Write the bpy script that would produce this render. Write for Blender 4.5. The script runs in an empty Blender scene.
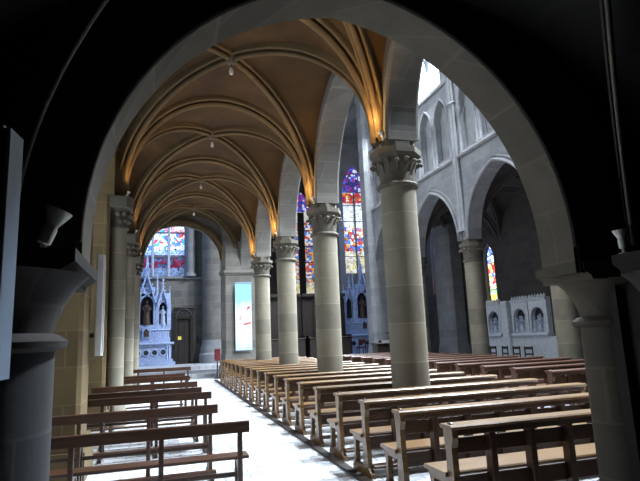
import bpy, bmesh, math, random
from mathutils import Vector, Matrix
random.seed(7)
S = bpy.context.scene
C = S.collection
PI = math.pi
def V(*a): return Vector(a)

# ------------------------------------------------------------------ grid
XC, XL, XO = 3.70, -0.88, 10.30        # right arcade, left responds, far arcade
PITCH = 4.115
COLY = [7.70 + PITCH * i for i in range(5)]      # last one is the crossing pier
HCAP = 4.66
ZS, RV = 4.75, 2.42                    # vault springing and rise
VX0, VX1 = -0.90, 3.46
VCX, VA = (VX0 + VX1) / 2, (VX1 - VX0) / 2

# ------------------------------------------------------------------ mesh builder
class MB:
    def __init__(s): s.v = []; s.f = []
    def add(s, vs, fs):
        o = len(s.v); s.v += [tuple(p) for p in vs]; s.f += [tuple(i + o for i in f) for f in fs]; return s
    def box(s, x0, x1, y0, y1, z0, z1):
        return s.add([(x0,y0,z0),(x1,y0,z0),(x1,y1,z0),(x0,y1,z0),(x0,y0,z1),(x1,y0,z1),(x1,y1,z1),(x0,y1,z1)],
                     [(0,3,2,1),(4,5,6,7),(0,1,5,4),(1,2,6,5),(2,3,7,6),(3,0,4,7)])
    def cbox(s, x0, x1, y0, y1, z0, z1, c=.01):
        # box with chamfered long edges (section in the two shorter axes is an octagon)
        d = (x1-x0, y1-y0, z1-z0); ax = d.index(max(d))
        r = [(x0,x1),(y0,y1),(z0,z1)]; a, b = [i for i in range(3) if i != ax]
        (a0,a1),(b0,b1) = r[a], r[b]
        c = min(c, (a1-a0)*.4, (b1-b0)*.4)
        sec = [(a0+c,b0),(a1-c,b0),(a1,b0+c),(a1,b1-c),(a1-c,b1),(a0+c,b1),(a0,b1-c),(a0,b0+c)]
        vs = []
        for t in r[ax]:
            for p in sec:
                q = [0,0,0]; q[ax] = t; q[a], q[b] = p; vs.append(q)
        n = 8
        return s.add(vs, [tuple(range(n))[::-1], tuple(range(n, 2*n))] + [(i,(i+1)%n,(i+1)%n+n,i+n) for i in range(n)])
    def prism(s, poly, ax, d0, d1):
        # poly in the plane normal to ax (other two axes in order), extruded d0..d1
        n = len(poly); vs = []
        a, b = [i for i in range(3) if i != ax]
        for t in (d0, d1):
            for p in poly:
                q = [0,0,0]; q[ax] = t; q[a], q[b] = p; vs.append(q)
        return s.add(vs, [tuple(range(n))[::-1], tuple(range(n, 2*n))] + [(i,(i+1)%n,(i+1)%n+n,i+n) for i in range(n)])
    def lathe(s, prof, cx=0, cy=0, n=32, a0=0, a1=2*PI, cap=True):
        full = abs(a1-a0-2*PI) < 1e-6; m = n if full else n+1; vs = []
        for r, z in prof:
            for k in range(m):
                a = a0+(a1-a0)*k/n; vs.append((cx+r*math.cos(a), cy+r*math.sin(a), z))
        fs = []
        for i in range(len(prof)-1):
            for k in range(n):
                k2 = (k+1) % m; fs.append((i*m+k, i*m+k2, (i+1)*m+k2, (i+1)*m+k))
        if cap: fs += [tuple(range(m))[::-1], tuple(range((len(prof)-1)*m, len(prof)*m))]
        return s.add(vs, fs)
    def ngon_lathe(s, prof, cx, cy, n, rot):
        return s.lathe(prof, cx, cy, n, rot, rot+2*PI)
    def sweep(s, path, prof, side, closed=False):
        side = Vector(side).normalized(); P = [Vector(p) for p in path]; m = len(prof); vs = []; N = len(P)
        for i in range(N):
            if closed: t = P[(i+1) % N]-P[i-1]
            else: t = P[min(i+1,N-1)]-P[max(i-1,0)]
            nrm = t.normalized().cross(side).normalized()
            for a, b in prof: vs.append(P[i]+side*a+nrm*b)
        fs = []
        for i in range(N if closed else N-1):
            j = (i+1) % N
            for k in range(m): fs.append((i*m+k, i*m+(k+1)%m, j*m+(k+1)%m, j*m+k))
        if not closed: fs += [tuple(range(m))[::-1], tuple(range((N-1)*m, N*m))]
        return s.add(vs, fs)
    def tube(s, path, r, n=8, closed=False):
        P = [Vector(p) for p in path]; N = len(P); vs = []
        rr = r if isinstance(r, (list, tuple)) else [r]*N
        up = None
        for i in range(N):
            t = (P[(i+1) % N]-P[i-1]) if closed else (P[min(i+1,N-1)]-P[max(i-1,0)])
            t.normalize()
            if up is None: up = Vector((0,0,1)) if abs(t.z) < .9 else Vector((1,0,0))
            a = t.cross(up).normalized(); b = a.cross(t).normalized(); up = b
            for k in range(n):
                an = 2*PI*k/n; vs.append(P[i]+(a*math.cos(an)+b*math.sin(an))*rr[i])
        fs = []
        for i in range(N if closed else N-1):
            j = (i+1) % N
            for k in range(n): fs.append((i*n+k, i*n+(k+1)%n, j*n+(k+1)%n, j*n+k))
        if not closed: fs += [tuple(range(n))[::-1], tuple(range((N-1)*n, N*n))]
        return s.add(vs, fs)
    def ball(s, c, r, n=10, m=6):
        rx, ry, rz = r if isinstance(r, (list, tuple)) else (r,r,r); vs = [(c[0],c[1],c[2]-rz)]
        for i in range(1, m):
            ph = -PI/2+PI*i/m
            for k in range(n):
                a = 2*PI*k/n; vs.append((c[0]+rx*math.cos(ph)*math.cos(a), c[1]+ry*math.cos(ph)*math.sin(a), c[2]+rz*math.sin(ph)))
        vs.append((c[0],c[1],c[2]+rz)); L = len(vs)-1; fs = []
        for k in range(n):
            fs.append((0, 1+(k+1)%n, 1+k)); fs.append((L, L-n+k, L-n+(k+1)%n))
            for i in range(m-2): fs.append((1+i*n+k, 1+i*n+(k+1)%n, 1+(i+1)*n+(k+1)%n, 1+(i+1)*n+k))
        return s.add(vs, fs)
    def build(s, name, mat, parent=None, smooth=False, loc=None):
        me = bpy.data.meshes.new(name); me.from_pydata(s.v, [], s.f)
        bm = bmesh.new(); bm.from_mesh(me); bmesh.ops.recalc_face_normals(bm, faces=bm.faces)
        big = [f for f in bm.faces if len(f.verts) > 8]
        if big: bmesh.ops.triangulate(bm, faces=big)
        bm.to_mesh(me); bm.free()
        if smooth:
            me.set_sharp_from_angle(angle=math.radians(38)) if hasattr(me, 'set_sharp_from_angle') else None
            for p in me.polygons: p.use_smooth = True
        me.materials.append(mat)
        o = bpy.data.objects.new(name, me); C.objects.link(o)
        if parent: o.parent = parent
        if loc: o.location = loc
        return o

def thing(name, label, cat, loc=(0,0,0), rz=0, group=None):
    o = bpy.data.objects.new(name, None); C.objects.link(o); o.location = loc; o.rotation_euler = (0,0,rz)
    o.empty_display_size = .1
    o['label'] = label; o['category'] = cat
    if group: o['group'] = group
    return o
def tag(o, label, cat, group=None):
    o['label'] = label; o['category'] = cat
    if group: o['group'] = group
    return o
def struct(o, label=None):
    o['kind'] = 'structure'
    if label: o['label'] = label
    return o
def kids(o): return KIDS.get(o.name, [])
KIDS = {}
def dup(root, loc, rz, label):
    r = root.copy(); C.objects.link(r); r.location = loc; r.rotation_euler = (0,0,rz); r['label'] = label
    for ch in [x for x in root.children]:
        c = ch.copy(); C.objects.link(c); c.parent = r
        for g in [x for x in ch.children]:
            d = g.copy(); C.objects.link(d); d.parent = c
    return r
ORD = ['first','second','third','fourth','fifth','sixth','seventh','eighth','ninth','tenth','eleventh','twelfth','thirteenth',
       'fourteenth','fifteenth','sixteenth','seventeenth','eighteenth','nineteenth','twentieth']

# ------------------------------------------------------------------ materials
def newmat(name):
    m = bpy.data.materials.new(name); m.use_nodes = True; nt = m.node_tree
    return m, nt, nt.nodes['Principled BSDF']
def lin(c):
    return tuple((x/12.92 if x <= .04045 else ((x+.055)/1.055)**2.4) for x in c)
def stone(name, base, var=.25, bw=.62, bh=.36, mortar=.012, mort_col=1.25, rough=.85, bump=.35, scale=3.0, brick=True):
    m, nt, b = newmat(name); N, L = nt.nodes, nt.links
    tc = N.new('ShaderNodeTexCoord'); sep = N.new('ShaderNodeSeparateXYZ'); L.new(tc.outputs['Object'], sep.inputs[0])
    n1 = N.new('ShaderNodeTexNoise'); n1.inputs['Scale'].default_value = scale; n1.inputs['Detail'].default_value = 8; n1.inputs['Roughness'].default_value = .65
    L.new(tc.outputs['Object'], n1.inputs['Vector'])
    n2 = N.new('ShaderNodeTexNoise'); n2.inputs['Scale'].default_value = .7; n2.inputs['Detail'].default_value = 3
    L.new(tc.outputs['Object'], n2.inputs['Vector'])
    c0 = tuple(x*(1-var) for x in base); c1 = tuple(min(1, x*(1+var)) for x in base)
    r = N.new('ShaderNodeValToRGB'); r.color_ramp.elements[0].position = .3; r.color_ramp.elements[1].position = .7
    r.color_ramp.elements[0].color = (*c0, 1); r.color_ramp.elements[1].color = (*c1, 1)
    ad = N.new('ShaderNodeMath'); ad.operation = 'MULTIPLY_ADD'; L.new(n1.outputs['Fac'], ad.inputs[0]); ad.inputs[1].default_value = .5
    hf = N.new('ShaderNodeMath'); hf.operation = 'MULTIPLY'; L.new(n2.outputs['Fac'], hf.inputs[0]); hf.inputs[1].default_value = .5
    L.new(hf.outputs[0], ad.inputs[2]); L.new(ad.outputs[0], r.inputs['Fac'])
    col = r.outputs['Color']; hgt = n1.outputs['Fac']
    if brick:
        s1 = N.new('ShaderNodeMath'); s1.operation = 'ADD'; L.new(sep.outputs['X'], s1.inputs[0]); L.new(sep.outputs['Y'], s1.inputs[1])
        cb = N.new('ShaderNodeCombineXYZ'); L.new(s1.outputs[0], cb.inputs['X']); L.new(sep.outputs['Z'], cb.inputs['Y'])
        bt = N.new('ShaderNodeTexBrick'); L.new(cb.outputs[0], bt.inputs['Vector'])
        bt.inputs['Scale'].default_value = 1; bt.inputs['Brick Width'].default_value = bw; bt.inputs['Row Height'].default_value = bh
        bt.inputs['Mortar Size'].default_value = mortar; bt.inputs['Mortar Smooth'].default_value = .3; bt.inputs['Bias'].default_value = 0
        bt.inputs['Color1'].default_value = (.82,.82,.82,1); bt.inputs['Color2'].default_value = (1.12,1.1,1.06,1); bt.inputs['Mortar'].default_value = (mort_col,)*3+(1,)
        mx = N.new('ShaderNodeMixRGB'); mx.blend_type = 'MULTIPLY'; mx.inputs['Fac'].default_value = 1
        L.new(col, mx.inputs['Color1']); L.new(bt.outputs['Color'], mx.inputs['Color2']); col = mx.outputs['Color']
    L.new(col, b.inputs['Base Color']); b.inputs['Roughness'].default_value = rough
    b.inputs['Specular IOR Level'].default_value = .25
    bp = N.new('ShaderNodeBump'); bp.inputs['Strength'].default_value = bump; bp.inputs['Distance'].default_value = .02
    L.new(hgt, bp.inputs['Height']); L.new(bp.outputs[0], b.inputs['Normal'])
    return m
def wood(name, c0, c1, rough=.4, stretch=(1.2, 14, 14), spec=.5):
    m, nt, b = newmat(name); N, L = nt.nodes, nt.links
    tc = N.new('ShaderNodeTexCoord'); mp = N.new('ShaderNodeMapping'); mp.inputs['Scale'].default_value = stretch
    L.new(tc.outputs['Object'], mp.inputs['Vector'])
    n = N.new('ShaderNodeTexNoise'); n.inputs['Scale'].default_value = 2.2; n.inputs['Detail'].default_value = 6; n.inputs['Distortion'].default_value = .6
    L.new(mp.outputs[0], n.inputs['Vector'])
    r = N.new('ShaderNodeValToRGB'); r.color_ramp.elements[0].position = .3; r.color_ramp.elements[1].position = .72
    r.color_ramp.elements[0].color = (*c0, 1); r.color_ramp.elements[1].color = (*c1, 1)
    L.new(n.outputs['Fac'], r.inputs['Fac']); L.new(r.outputs['Color'], b.inputs['Base Color'])
    b.inputs['Roughness'].default_value = rough; b.inputs['Specular IOR Level'].default_value = spec
    bp = N.new('ShaderNodeBump'); bp.inputs['Strength'].default_value = .12; bp.inputs['Distance'].default_value = .005
    L.new(n.outputs['Fac'], bp.inputs['Height']); L.new(bp.outputs[0], b.inputs['Normal'])
    return m
def plain(name, col, rough=.6, metal=0, noise=.12, emit=0):
    m, nt, b = newmat(name); N, L = nt.nodes, nt.links
    tc = N.new('ShaderNodeTexCoord'); n = N.new('ShaderNodeTexNoise'); n.inputs['Scale'].default_value = 9; n.inputs['Detail'].default_value = 4
    L.new(tc.outputs['Object'], n.inputs['Vector'])
    r = N.new('ShaderNodeValToRGB'); r.color_ramp.elements[0].position = .3; r.color_ramp.elements[1].position = .7
    r.color_ramp.elements[0].color = (*[x*(1-noise) for x in col], 1); r.color_ramp.elements[1].color = (*[min(1, x*(1+noise)) for x in col], 1)
    L.new(n.outputs['Fac'], r.inputs['Fac']); L.new(r.outputs['Color'], b.inputs['Base Color'])
    b.inputs['Roughness'].default_value = rough; b.inputs['Metallic'].default_value = metal
    if emit:
        b.inputs['Emission Color'].default_value = (*col, 1); b.inputs['Emission Strength'].default_value = emit
    return m
def stained(name, bands, strength=1.5, cell=7.0, dark=.02, lead=.045, zlo=0, zhi=1):
    """lit leaded glass: voronoi panes, colours picked from a palette that changes band by band up the window"""
    m, nt, b = newmat(name); N, L = nt.nodes, nt.links
    tc = N.new('ShaderNodeTexCoord'); sep = N.new('ShaderNodeSeparateXYZ'); L.new(tc.outputs['Object'], sep.inputs[0])
    v = N.new('ShaderNodeTexVoronoi'); v.inputs['Scale'].default_value = cell; L.new(tc.outputs['Object'], v.inputs['Vector'])
    e = N.new('ShaderNodeTexVoronoi'); e.feature = 'DISTANCE_TO_EDGE'; e.inputs['Scale'].default_value = cell; L.new(tc.outputs['Object'], e.inputs['Vector'])
    sc = N.new('ShaderNodeSeparateColor'); L.new(v.outputs['Color'], sc.inputs[0])
    mr = N.new('ShaderNodeMapRange'); L.new(sep.outputs['Z'], mr.inputs['Value']); mr.inputs['From Min'].default_value = zlo; mr.inputs['From Max'].default_value = zhi
    col = None
    for top, pal in bands:        # from the top band down
        r = N.new('ShaderNodeValToRGB'); r.color_ramp.interpolation = 'CONSTANT'
        while len(r.color_ramp.elements) < len(pal): r.color_ramp.elements.new(.5)
        for i, c in enumerate(pal):
            r.color_ramp.elements[i].position = i/len(pal); r.color_ramp.elements[i].color = (*c, 1)
        L.new(sc.outputs[0], r.inputs['Fac'])
        if col is None: col = r.outputs['Color']
        else:
            lt = N.new('ShaderNodeMath'); lt.operation = 'LESS_THAN'; L.new(mr.outputs[0], lt.inputs[0]); lt.inputs[1].default_value = top
            mx = N.new('ShaderNodeMixRGB'); L.new(lt.outputs[0], mx.inputs['Fac']); L.new(col, mx.inputs['Color1']); L.new(r.outputs['Color'], mx.inputs['Color2']); col = mx.outputs['Color']
    g = N.new('ShaderNodeMath'); g.operation = 'GREATER_THAN'; L.new(e.outputs['Distance'], g.inputs[0]); g.inputs[1].default_value = lead
    mx = N.new('ShaderNodeMixRGB'); mx.inputs['Color1'].default_value = (.005,.005,.008,1); L.new(g.outputs[0], mx.inputs['Fac']); L.new(col, mx.inputs['Color2'])
    L.new(mx.outputs['Color'], b.inputs['Emission Color']); b.inputs['Emission Strength'].default_value = strength
    L.new(mx.outputs['Color'], b.inputs['Base Color']); b.inputs['Roughness'].default_value = .2
    return m

M = {}
M['column'] = stone('column_limestone', (.18,.164,.128), bw=3.1, bh=.58, mortar=.010, mort_col=1.35)
M['wall'] = stone('wall_ashlar', (.13,.123,.112), bw=.75, bh=.40)
M['nave'] = stone('nave_ashlar', (.185,.19,.205), bw=.8, bh=.42, mort_col=1.1)
M['farwall'] = stone('grimy_stone', (.05,.045,.045))  # very dark grey stone colour for remote walls, vault and ribs
M['dark'] = stone('sooty_stone', (.022,.020,.018), bw=.6, bh=.36)  # shade of the unlit entrance bay put into the stone colour
M['shaftstone'] = stone('grey_shaft_stone', (.06,.062,.065), bw=3, bh=.6)
M['soffit'] = stone('arch_stone', (.092,.080,.062), bw=.55, bh=.42)
M['yellow'] = stone('ochre_stone', (.125,.09,.045), bw=.8, bh=.45)  # warm light on the left piers put into the stone colour
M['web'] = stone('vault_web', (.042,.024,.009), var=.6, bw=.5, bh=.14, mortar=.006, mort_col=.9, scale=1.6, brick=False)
M['rib'] = stone('rib_stone', (.105,.074,.038), bw=.4, bh=.5, mortar=.006, mort_col=.85)
M['carved'] = stone('carved_stone', (.095,.085,.068), brick=False, bump=.8, scale=9)
M['pew'] = wood('honey_wood', (.095,.050,.017), (.20,.112,.044), rough=.30)
M['pewback'] = wood('brown_wood', (.035,.015,.007), (.075,.034,.015), rough=.42)
M['pewdark'] = wood('red_brown_wood', (.045,.017,.010), (.10,.042,.022), rough=.36)  # darker copy of the pew wood; shade put into the colour
M['bench'] = wood('dark_bench_wood', (.03,.013,.007), (.075,.032,.016), rough=.32)
M['darkwood'] = wood('black_brown_wood', (.008,.005,.004), (.022,.012,.008), rough=.5, stretch=(10,10,1.2))
M['altar'] = plain('pale_altar_stone', (.34,.42,.62), .6, noise=.2)  # bluish stone, with some of the blue daylight put into the colour
M['dado'] = plain('pale_grey_plaster', (.52,.55,.60), .7, noise=.15)
M['altarrec'] = plain('altar_recess_stone', (.02,.023,.034), .8)  # near-black copy of the altar stone; recess shade put into the colour
M['statue'] = plain('brown_gilt_statue', (.06,.035,.02), .5, noise=.5)
M['palestatue'] = plain('pale_statue', (.33,.38,.47), .6, noise=.4)
M['lampwhite'] = plain('white_lamp_enamel', (.62,.60,.56), .4)
M['white'] = plain('white_enamel', (.75,.75,.74), .4, noise=.04)
M['bluegrey'] = plain('blue_grey_panel', (.17,.23,.31), .5, noise=.08)
M['black'] = plain('black_metal', (.015,.015,.016), .4)
M['red'] = plain('red_paint', (.09,.010,.012), .4)
M['yellowpaper'] = plain('yellow_paper', (.75,.65,.12), .8, noise=.03)
M['lead'] = plain('dark_mullion', (.10,.11,.14), .6)
M['mull'] = plain('stone_mullion', (.36,.39,.46), .8)
M['bulb'] = plain('warm_bulb', (1,.62,.22), .3, noise=0, emit=14)
M['sky'] = plain('bright_clear_glazing', (.80,.90,1.0), .4, noise=.03, emit=2.6)

def floor_mat():
    m, nt, b = newmat('pale_tile_floor'); N, L = nt.nodes, nt.links
    tc = N.new('ShaderNodeTexCoord'); mp = N.new('ShaderNodeMapping'); mp.inputs['Scale'].default_value = (1,1,1)
    L.new(tc.outputs['Object'], mp.inputs['Vector'])
    bt = N.new('ShaderNodeTexBrick'); L.new(mp.outputs[0], bt.inputs['Vector']); bt.offset = .5
    bt.inputs['Scale'].default_value = 1; bt.inputs['Brick Width'].default_value = .30; bt.inputs['Row Height'].default_value = .15
    bt.inputs['Mortar Size'].default_value = .012; bt.inputs['Color1'].default_value = (.46,.475,.50,1); bt.inputs['Color2'].default_value = (.76,.77,.785,1)
    bt.inputs['Mortar'].default_value = (.30,.31,.34,1)
    n = N.new('ShaderNodeTexNoise'); n.inputs['Scale'].default_value = 2.5; n.inputs['Detail'].default_value = 6; L.new(tc.outputs['Object'], n.inputs['Vector'])
    r = N.new('ShaderNodeValToRGB'); r.color_ramp.elements[0].position = .3; r.color_ramp.elements[1].position = .7
    r.color_ramp.elements[0].color = (.80,.80,.80,1); r.color_ramp.elements[1].color = (1,1,1,1); L.new(n.outputs['Fac'], r.inputs['Fac'])
    mx = N.new('ShaderNodeMixRGB'); mx.blend_type = 'MULTIPLY'; mx.inputs['Fac'].default_value = 1
    L.new(bt.outputs['Color'], mx.inputs['Color1']); L.new(r.outputs['Color'], mx.inputs['Color2']); L.new(mx.outputs['Color'], b.inputs['Base Color'])
    b.inputs['Roughness'].default_value = .38; b.inputs['Specular IOR Level'].default_value = .5
    return m
M['floor'] = floor_mat()

# ------------------------------------------------------------------ architecture helpers
def arch_z(t, rise, w, kind='pointed'):
    t = min(1, abs(t))
    if kind == 'round' or rise <= w: return rise*math.sqrt(max(0, 1-t*t))
    d = (rise*rise-w*w)/(2*w)
    return math.sqrt(max(0, (w+d)**2-(abs(t)*w+d)**2))
def arch_pts(c, w, zs, rise, kind='pointed', n=28):
    out = []
    for i in range(n+1):
        a = PI*i/n; t = -math.cos(a); out.append((c+w*t, zs+arch_z(t, rise, w, kind)))
    return out
def P3(axis, u, d, z): return (u, d, z) if axis == 'X' else (d, u, z)
def wall_mb(axis, d0, d1, u0, u1, z0, z1, ops):
    """wall along axis; ops = (centre, half width, sill, spring, rise, kind)"""
    mb = MB(); cur = u0
    def bx(a, b, za, zb):
        if b-a > 1e-4 and zb-za > 1e-4:
            mb.box(*( (a,b,d0,d1) if axis == 'X' else (d0,d1,a,b) ), za, zb)
    for c, w, sill, zs, rise, kind in sorted(ops):
        bx(cur, c-w, z0, z1); bx(c-w, c+w, z0, sill)
        p = arch_pts(c, w, zs, rise, kind); n = len(p); vs = []
        for d in (d0, d1):
            for u, z in p: vs.append(P3(axis, u, d, z))
            for u, z in p: vs.append(P3(axis, u, d, z1))
        fs = []
        for i in range(n-1):
            fs += [(i,i+1,n+i+1,n+i), (2*n+i,3*n+i,3*n+i+1,2*n+i+1), (i,2*n+i,2*n+i+1,i+1), (n+i,n+i+1,3*n+i+1,3*n+i)]
        # cheeks from the spring up to the wall on both sides are part of the neighbouring boxes
        mb.add(vs, fs); cur = c+w
    bx(cur, u1, z0, z1)
    return mb
def arch_path(axis, d, c, w, zs, rise, kind='pointed', n=28, leg=None):
    p = [P3(axis, u, d, z) for u, z in arch_pts(c, w, zs, rise, kind, n)]
    if leg is not None: p = [P3(axis, c-w, d, leg)]+p+[P3(axis, c+w, d, leg)]
    return p
SIDE = {'X': (0,1,0), 'Y': (1,0,0)}
def octo(r): return [(r*math.cos(a*PI/4), r*math.sin(a*PI/4)) for a in range(8)]

def web_mesh(name, cx, a, b, zs, R, flat=False):
    n = 28; vs = []; fs = []
    # denser sampling towards the springing
    T = [-math.cos(PI*i/n) for i in range(n+1)]
    for ty in T:
        for tx in T:
            z = zs+R*max(math.sqrt(max(0, 1-tx*tx)), math.sqrt(max(0, 1-ty*ty)))
            vs.append((a*tx, b*ty, z))
    m = n+1
    for i in range(n):
        for j in range(n): fs.append((i*m+j, i*m+j+1, (i+1)*m+j+1, (i+1)*m+j))
    k = len(vs); vs += [(x,y,z+.14) for x,y,z in vs]; fs += [tuple(q+k for q in f)[::-1] for f in fs]
    return vs, fs
def RIBP(w, d):
    # moulded section: a bold central roll, two hollows and two shoulder rolls
    r = w*.20; q = w*.12; p = [(-w/2,.12)]
    p += [(-w/2+q+q*math.cos(PI+k*PI/5), -d*.32-q*math.sin(k*PI/5)) for k in range(6)]
    p += [(-w*.22,.0),(-w*.13,.0),(-w*.11,-d*.45)]
    p += [(r*math.cos(PI+.1+k*(PI-.2)/7), -d+r+r*math.sin(PI+.1+k*(PI-.2)/7)) for k in range(8)]
    p += [(w*.11,-d*.45),(w*.13,.0),(w*.22,.0)]
    p += [(w/2-q+q*math.cos(PI+k*PI/5), -d*.32-q*math.sin(k*PI/5)) for k in range(6)]
    p += [(w/2,.12)]
    return p
def rib_trans(y, w=.36, d=.19, cx=VCX, a=VA, zs=ZS, R=RV, zleg=HCAP):
    path = [(cx-a, y, zleg)]+[(cx-a*math.cos(PI*i/40), y, zs+R*math.sin(PI*i/40)) for i in range(41)]+[(cx+a, y, zleg)]
    return MB().sweep(path, [(p,q) for p,q in RIBP(w,d)], (0,1,0))
def rib_diag(cx, cy, a, b, zs, R, sgn, w=.25, d=.17, zleg=None):
    path = [(cx-a*math.cos(PI*i/40), cy-sgn*b*math.cos(PI*i/40), zs+R*math.sin(PI*i/40)) for i in range(41)]
    L = math.hypot(a, b); side = (-sgn*b/L, a/L, 0)
    return MB().sweep(path, RIBP(w, d), side)

# ------------------------------------------------------------------ floor and steps
struct(MB().box(-3.2,15,3.33,25.3,-.2,0).build('floor', M['floor']))
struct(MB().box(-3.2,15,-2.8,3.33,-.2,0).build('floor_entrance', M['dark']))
fl = MB()
for i, y in enumerate((25.3, 25.8, 26.3)):
    fl.box(-3.2, 15, y, 37, -.2 if i == 0 else .15*i, .15*(i+1))
struct(fl.build('floor_chancel', M['floor']))
CH = .45
struct(MB().cbox(2.13,2.25,3.95,22.9,0,.03,.008).build('trim_1', M['darkwood']), 'dark wooden plank edging along the pew ends')  # thin dark strip stands in for the shadow line at the curb

# ------------------------------------------------------------------ entrance arch wall and the dark bay around the camera
AC, AR, AZ, AA = 1.31, 1.755, 2.20, 1.94
ew = MB()
AW, AH = AR+.03, AA+.03                 # shade-coloured wall comes down to the edge of the pale soffit stones
top = [(-3.0,2.0),(AC-AW,2.0)]+arch_pts(AC, AW, AZ, AH, 'pointed', 48)+[(AC+AW,2.0),(15,2.0),(15,7.6),(-3.0,7.6)]
ew.prism(top, 1, 3.33, 3.71)
ew.box(-3.0,-.85,3.33,3.71,0,2.0); ew.box(3.58,15,3.42,3.71,0,2.0); ew.box(3.40,15,3.33,3.42,0,2.0); ew.box(3.48,4.4,2.7,3.33,0,2.0)
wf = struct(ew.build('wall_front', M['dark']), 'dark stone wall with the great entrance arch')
rg = MB()
ins = [(AC-AR,2.0)]+arch_pts(AC, AR, AZ, AA, 'pointed', 48)+[(AC+AR,2.0)]
ous = [(AC-AW,2.0)]+arch_pts(AC, AW, AZ, AH, 'pointed', 48)+[(AC+AW,2.0)]
n = len(ins); vs = []
for d in (3.345, 3.72):
    vs += [(u,d,z) for u,z in ins]+[(u,d,z) for u,z in ous]
fs = []
for i in range(n-1): fs += [(i,i+1,n+i+1,n+i),(2*n+i,3*n+i,3*n+i+1,2*n+i+1),(i,2*n+i,2*n+i+1,i+1),(n+i,n+i+1,3*n+i+1,3*n+i)]
fs += [(0,n,3*n,2*n),(n-1,3*n-1,4*n-1,2*n-1)]
rg.add(vs, fs).build('arch_ring', M['soffit'], wf)
MB().sweep([(u, 3.335, z) for u, z in arch_pts(AC, AR+.02, AZ, AA+.02, 'pointed', 48)], octo(.022), (0,1,0)).build('arch_moulding', M['dark'], wf, True)

def respond(name, label, x, y, r, ang0, ab, parts_mat, group=None):
    """half column respond with flared bell, astragal and moulded abacus; ab=(x0,x1,y0,y1)"""
    t = struct(thing(name, label, 'wall shaft', (x, y, 0), 0, group))
    MB().lathe([(r+.12,0),(r+.12,.18),(r+.05,.24),(r+.08,.30),(r+.02,.36)], n=28).build('base', parts_mat, t, True)
    MB().lathe([(r,.36),(r,1.60)], n=36).build('shaft', parts_mat, t, True)
    b = MB().lathe([(r,1.58),(r+.055,1.60),(r+.06,1.63),(r+.02,1.66),(r-.01,1.67),(r,1.72),(r+.03,1.80),(r+.09,1.90),(r+.15,1.96)], n=36)
    b.build('capital', M['farwall'] if parts_mat is M['shaftstone'] else parts_mat, t, True)  # darker colour puts the shade of the bell into the stone
    x0,x1,y0,y1 = [q-(x if i < 2 else y) for i, q in enumerate(ab)]
    MB().prism([(x0+.07,1.95),(x1-.07,1.95),(x1-.06,1.98),(x1,2.02),(x1,2.085),(x0,2.085),(x0,2.02),(x0+.06,1.98)], 1, y0, y1).build('abacus', M['soffit'] if x > 3 and y > 3.3 else M['dark'], t)
    return t
respond('wall_shaft', 'pale half shaft below the spotlight left of the entrance arch', -.86, 3.02, .345, 0, (-1.34,-.41,2.85,3.82), M['shaftstone'])
respond('wall_shaft', 'stone half shaft carrying the right foot of the entrance arch', 3.55, 3.60, .21, 0, (3.12,4.1,3.32,3.88), M['soffit'])
respond('wall_shaft', 'dark half shaft below the spotlight right of the entrance arch', 3.58, 2.84, .28, 0, (3.10,4.2,2.55,3.03), M['shaftstone'])

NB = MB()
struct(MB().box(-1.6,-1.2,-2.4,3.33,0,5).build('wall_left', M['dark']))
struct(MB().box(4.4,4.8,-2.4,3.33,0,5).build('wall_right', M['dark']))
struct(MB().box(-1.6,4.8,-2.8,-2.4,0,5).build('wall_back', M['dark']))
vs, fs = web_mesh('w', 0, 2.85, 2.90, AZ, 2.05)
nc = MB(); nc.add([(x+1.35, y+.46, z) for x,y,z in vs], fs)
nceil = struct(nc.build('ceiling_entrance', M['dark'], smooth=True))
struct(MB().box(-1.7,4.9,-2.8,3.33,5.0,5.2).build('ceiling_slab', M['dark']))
for sg in (1,-1):
    rib_diag(1.35, 1.05, 2.2, 2.2, AZ, 1.95, sg, .06, .10).build('vault_rib', M['farwall'], nceil, True)
    MB().tube([(1.35-2.12*math.cos(PI*i/40), 1.05-sg*2.12*math.cos(PI*i/40), AZ+1.84*math.sin(PI*i/40)) for i in range(1,40)], .013, 8).build('rib_bead', M['column'], nceil, True)  # added pale tube stands in for the lit sliver along the rib

# ------------------------------------------------------------------ aisle vault
ceil = None
BAYS = [3.585+PITCH*(i+.5) for i in range(5)]
vs, fs = web_mesh('web', 0, VA, PITCH/2, ZS, RV)
allv = MB()
for cy in BAYS: allv.add([(x+VCX, y+cy, z) for x,y,z in vs], fs)
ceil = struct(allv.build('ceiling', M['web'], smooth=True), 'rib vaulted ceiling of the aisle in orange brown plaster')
for i, cy in enumerate(BAYS):
    for sg in (1,-1): rib_diag(VCX, cy, VA, PITCH/2, ZS, RV, sg).build('diagonal_rib', M['rib'], ceil, True)
    MB().lathe([(.02,-.09),(.07,-.08),(.11,-.02),(.12,.1)], n=16).build('boss', M['carved'], ceil, True, (VCX, cy, ZS+RV-.13))
for y in COLY[:4]: rib_trans(y).build('transverse_rib', M['rib'], ceil, True)

# far side aisle vault (same shapes beyond the opposite arcade)
av = MB()
RX = 12.55; RA = 2.0
for cy in BAYS: av.add([(x*RA/VA+RX, y+cy, z) for x,y,z in vs], fs)
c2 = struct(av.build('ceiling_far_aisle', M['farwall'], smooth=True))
for cy in BAYS:
    for sg in (1,-1): rib_diag(RX, cy, RA, PITCH/2, ZS, RV, sg).build('diagonal_rib', M['farwall'], c2, True)
for y in COLY[:4]: rib_trans(y, cx=RX, a=RA).build('transverse_rib', M['farwall'], c2, True)

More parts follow.
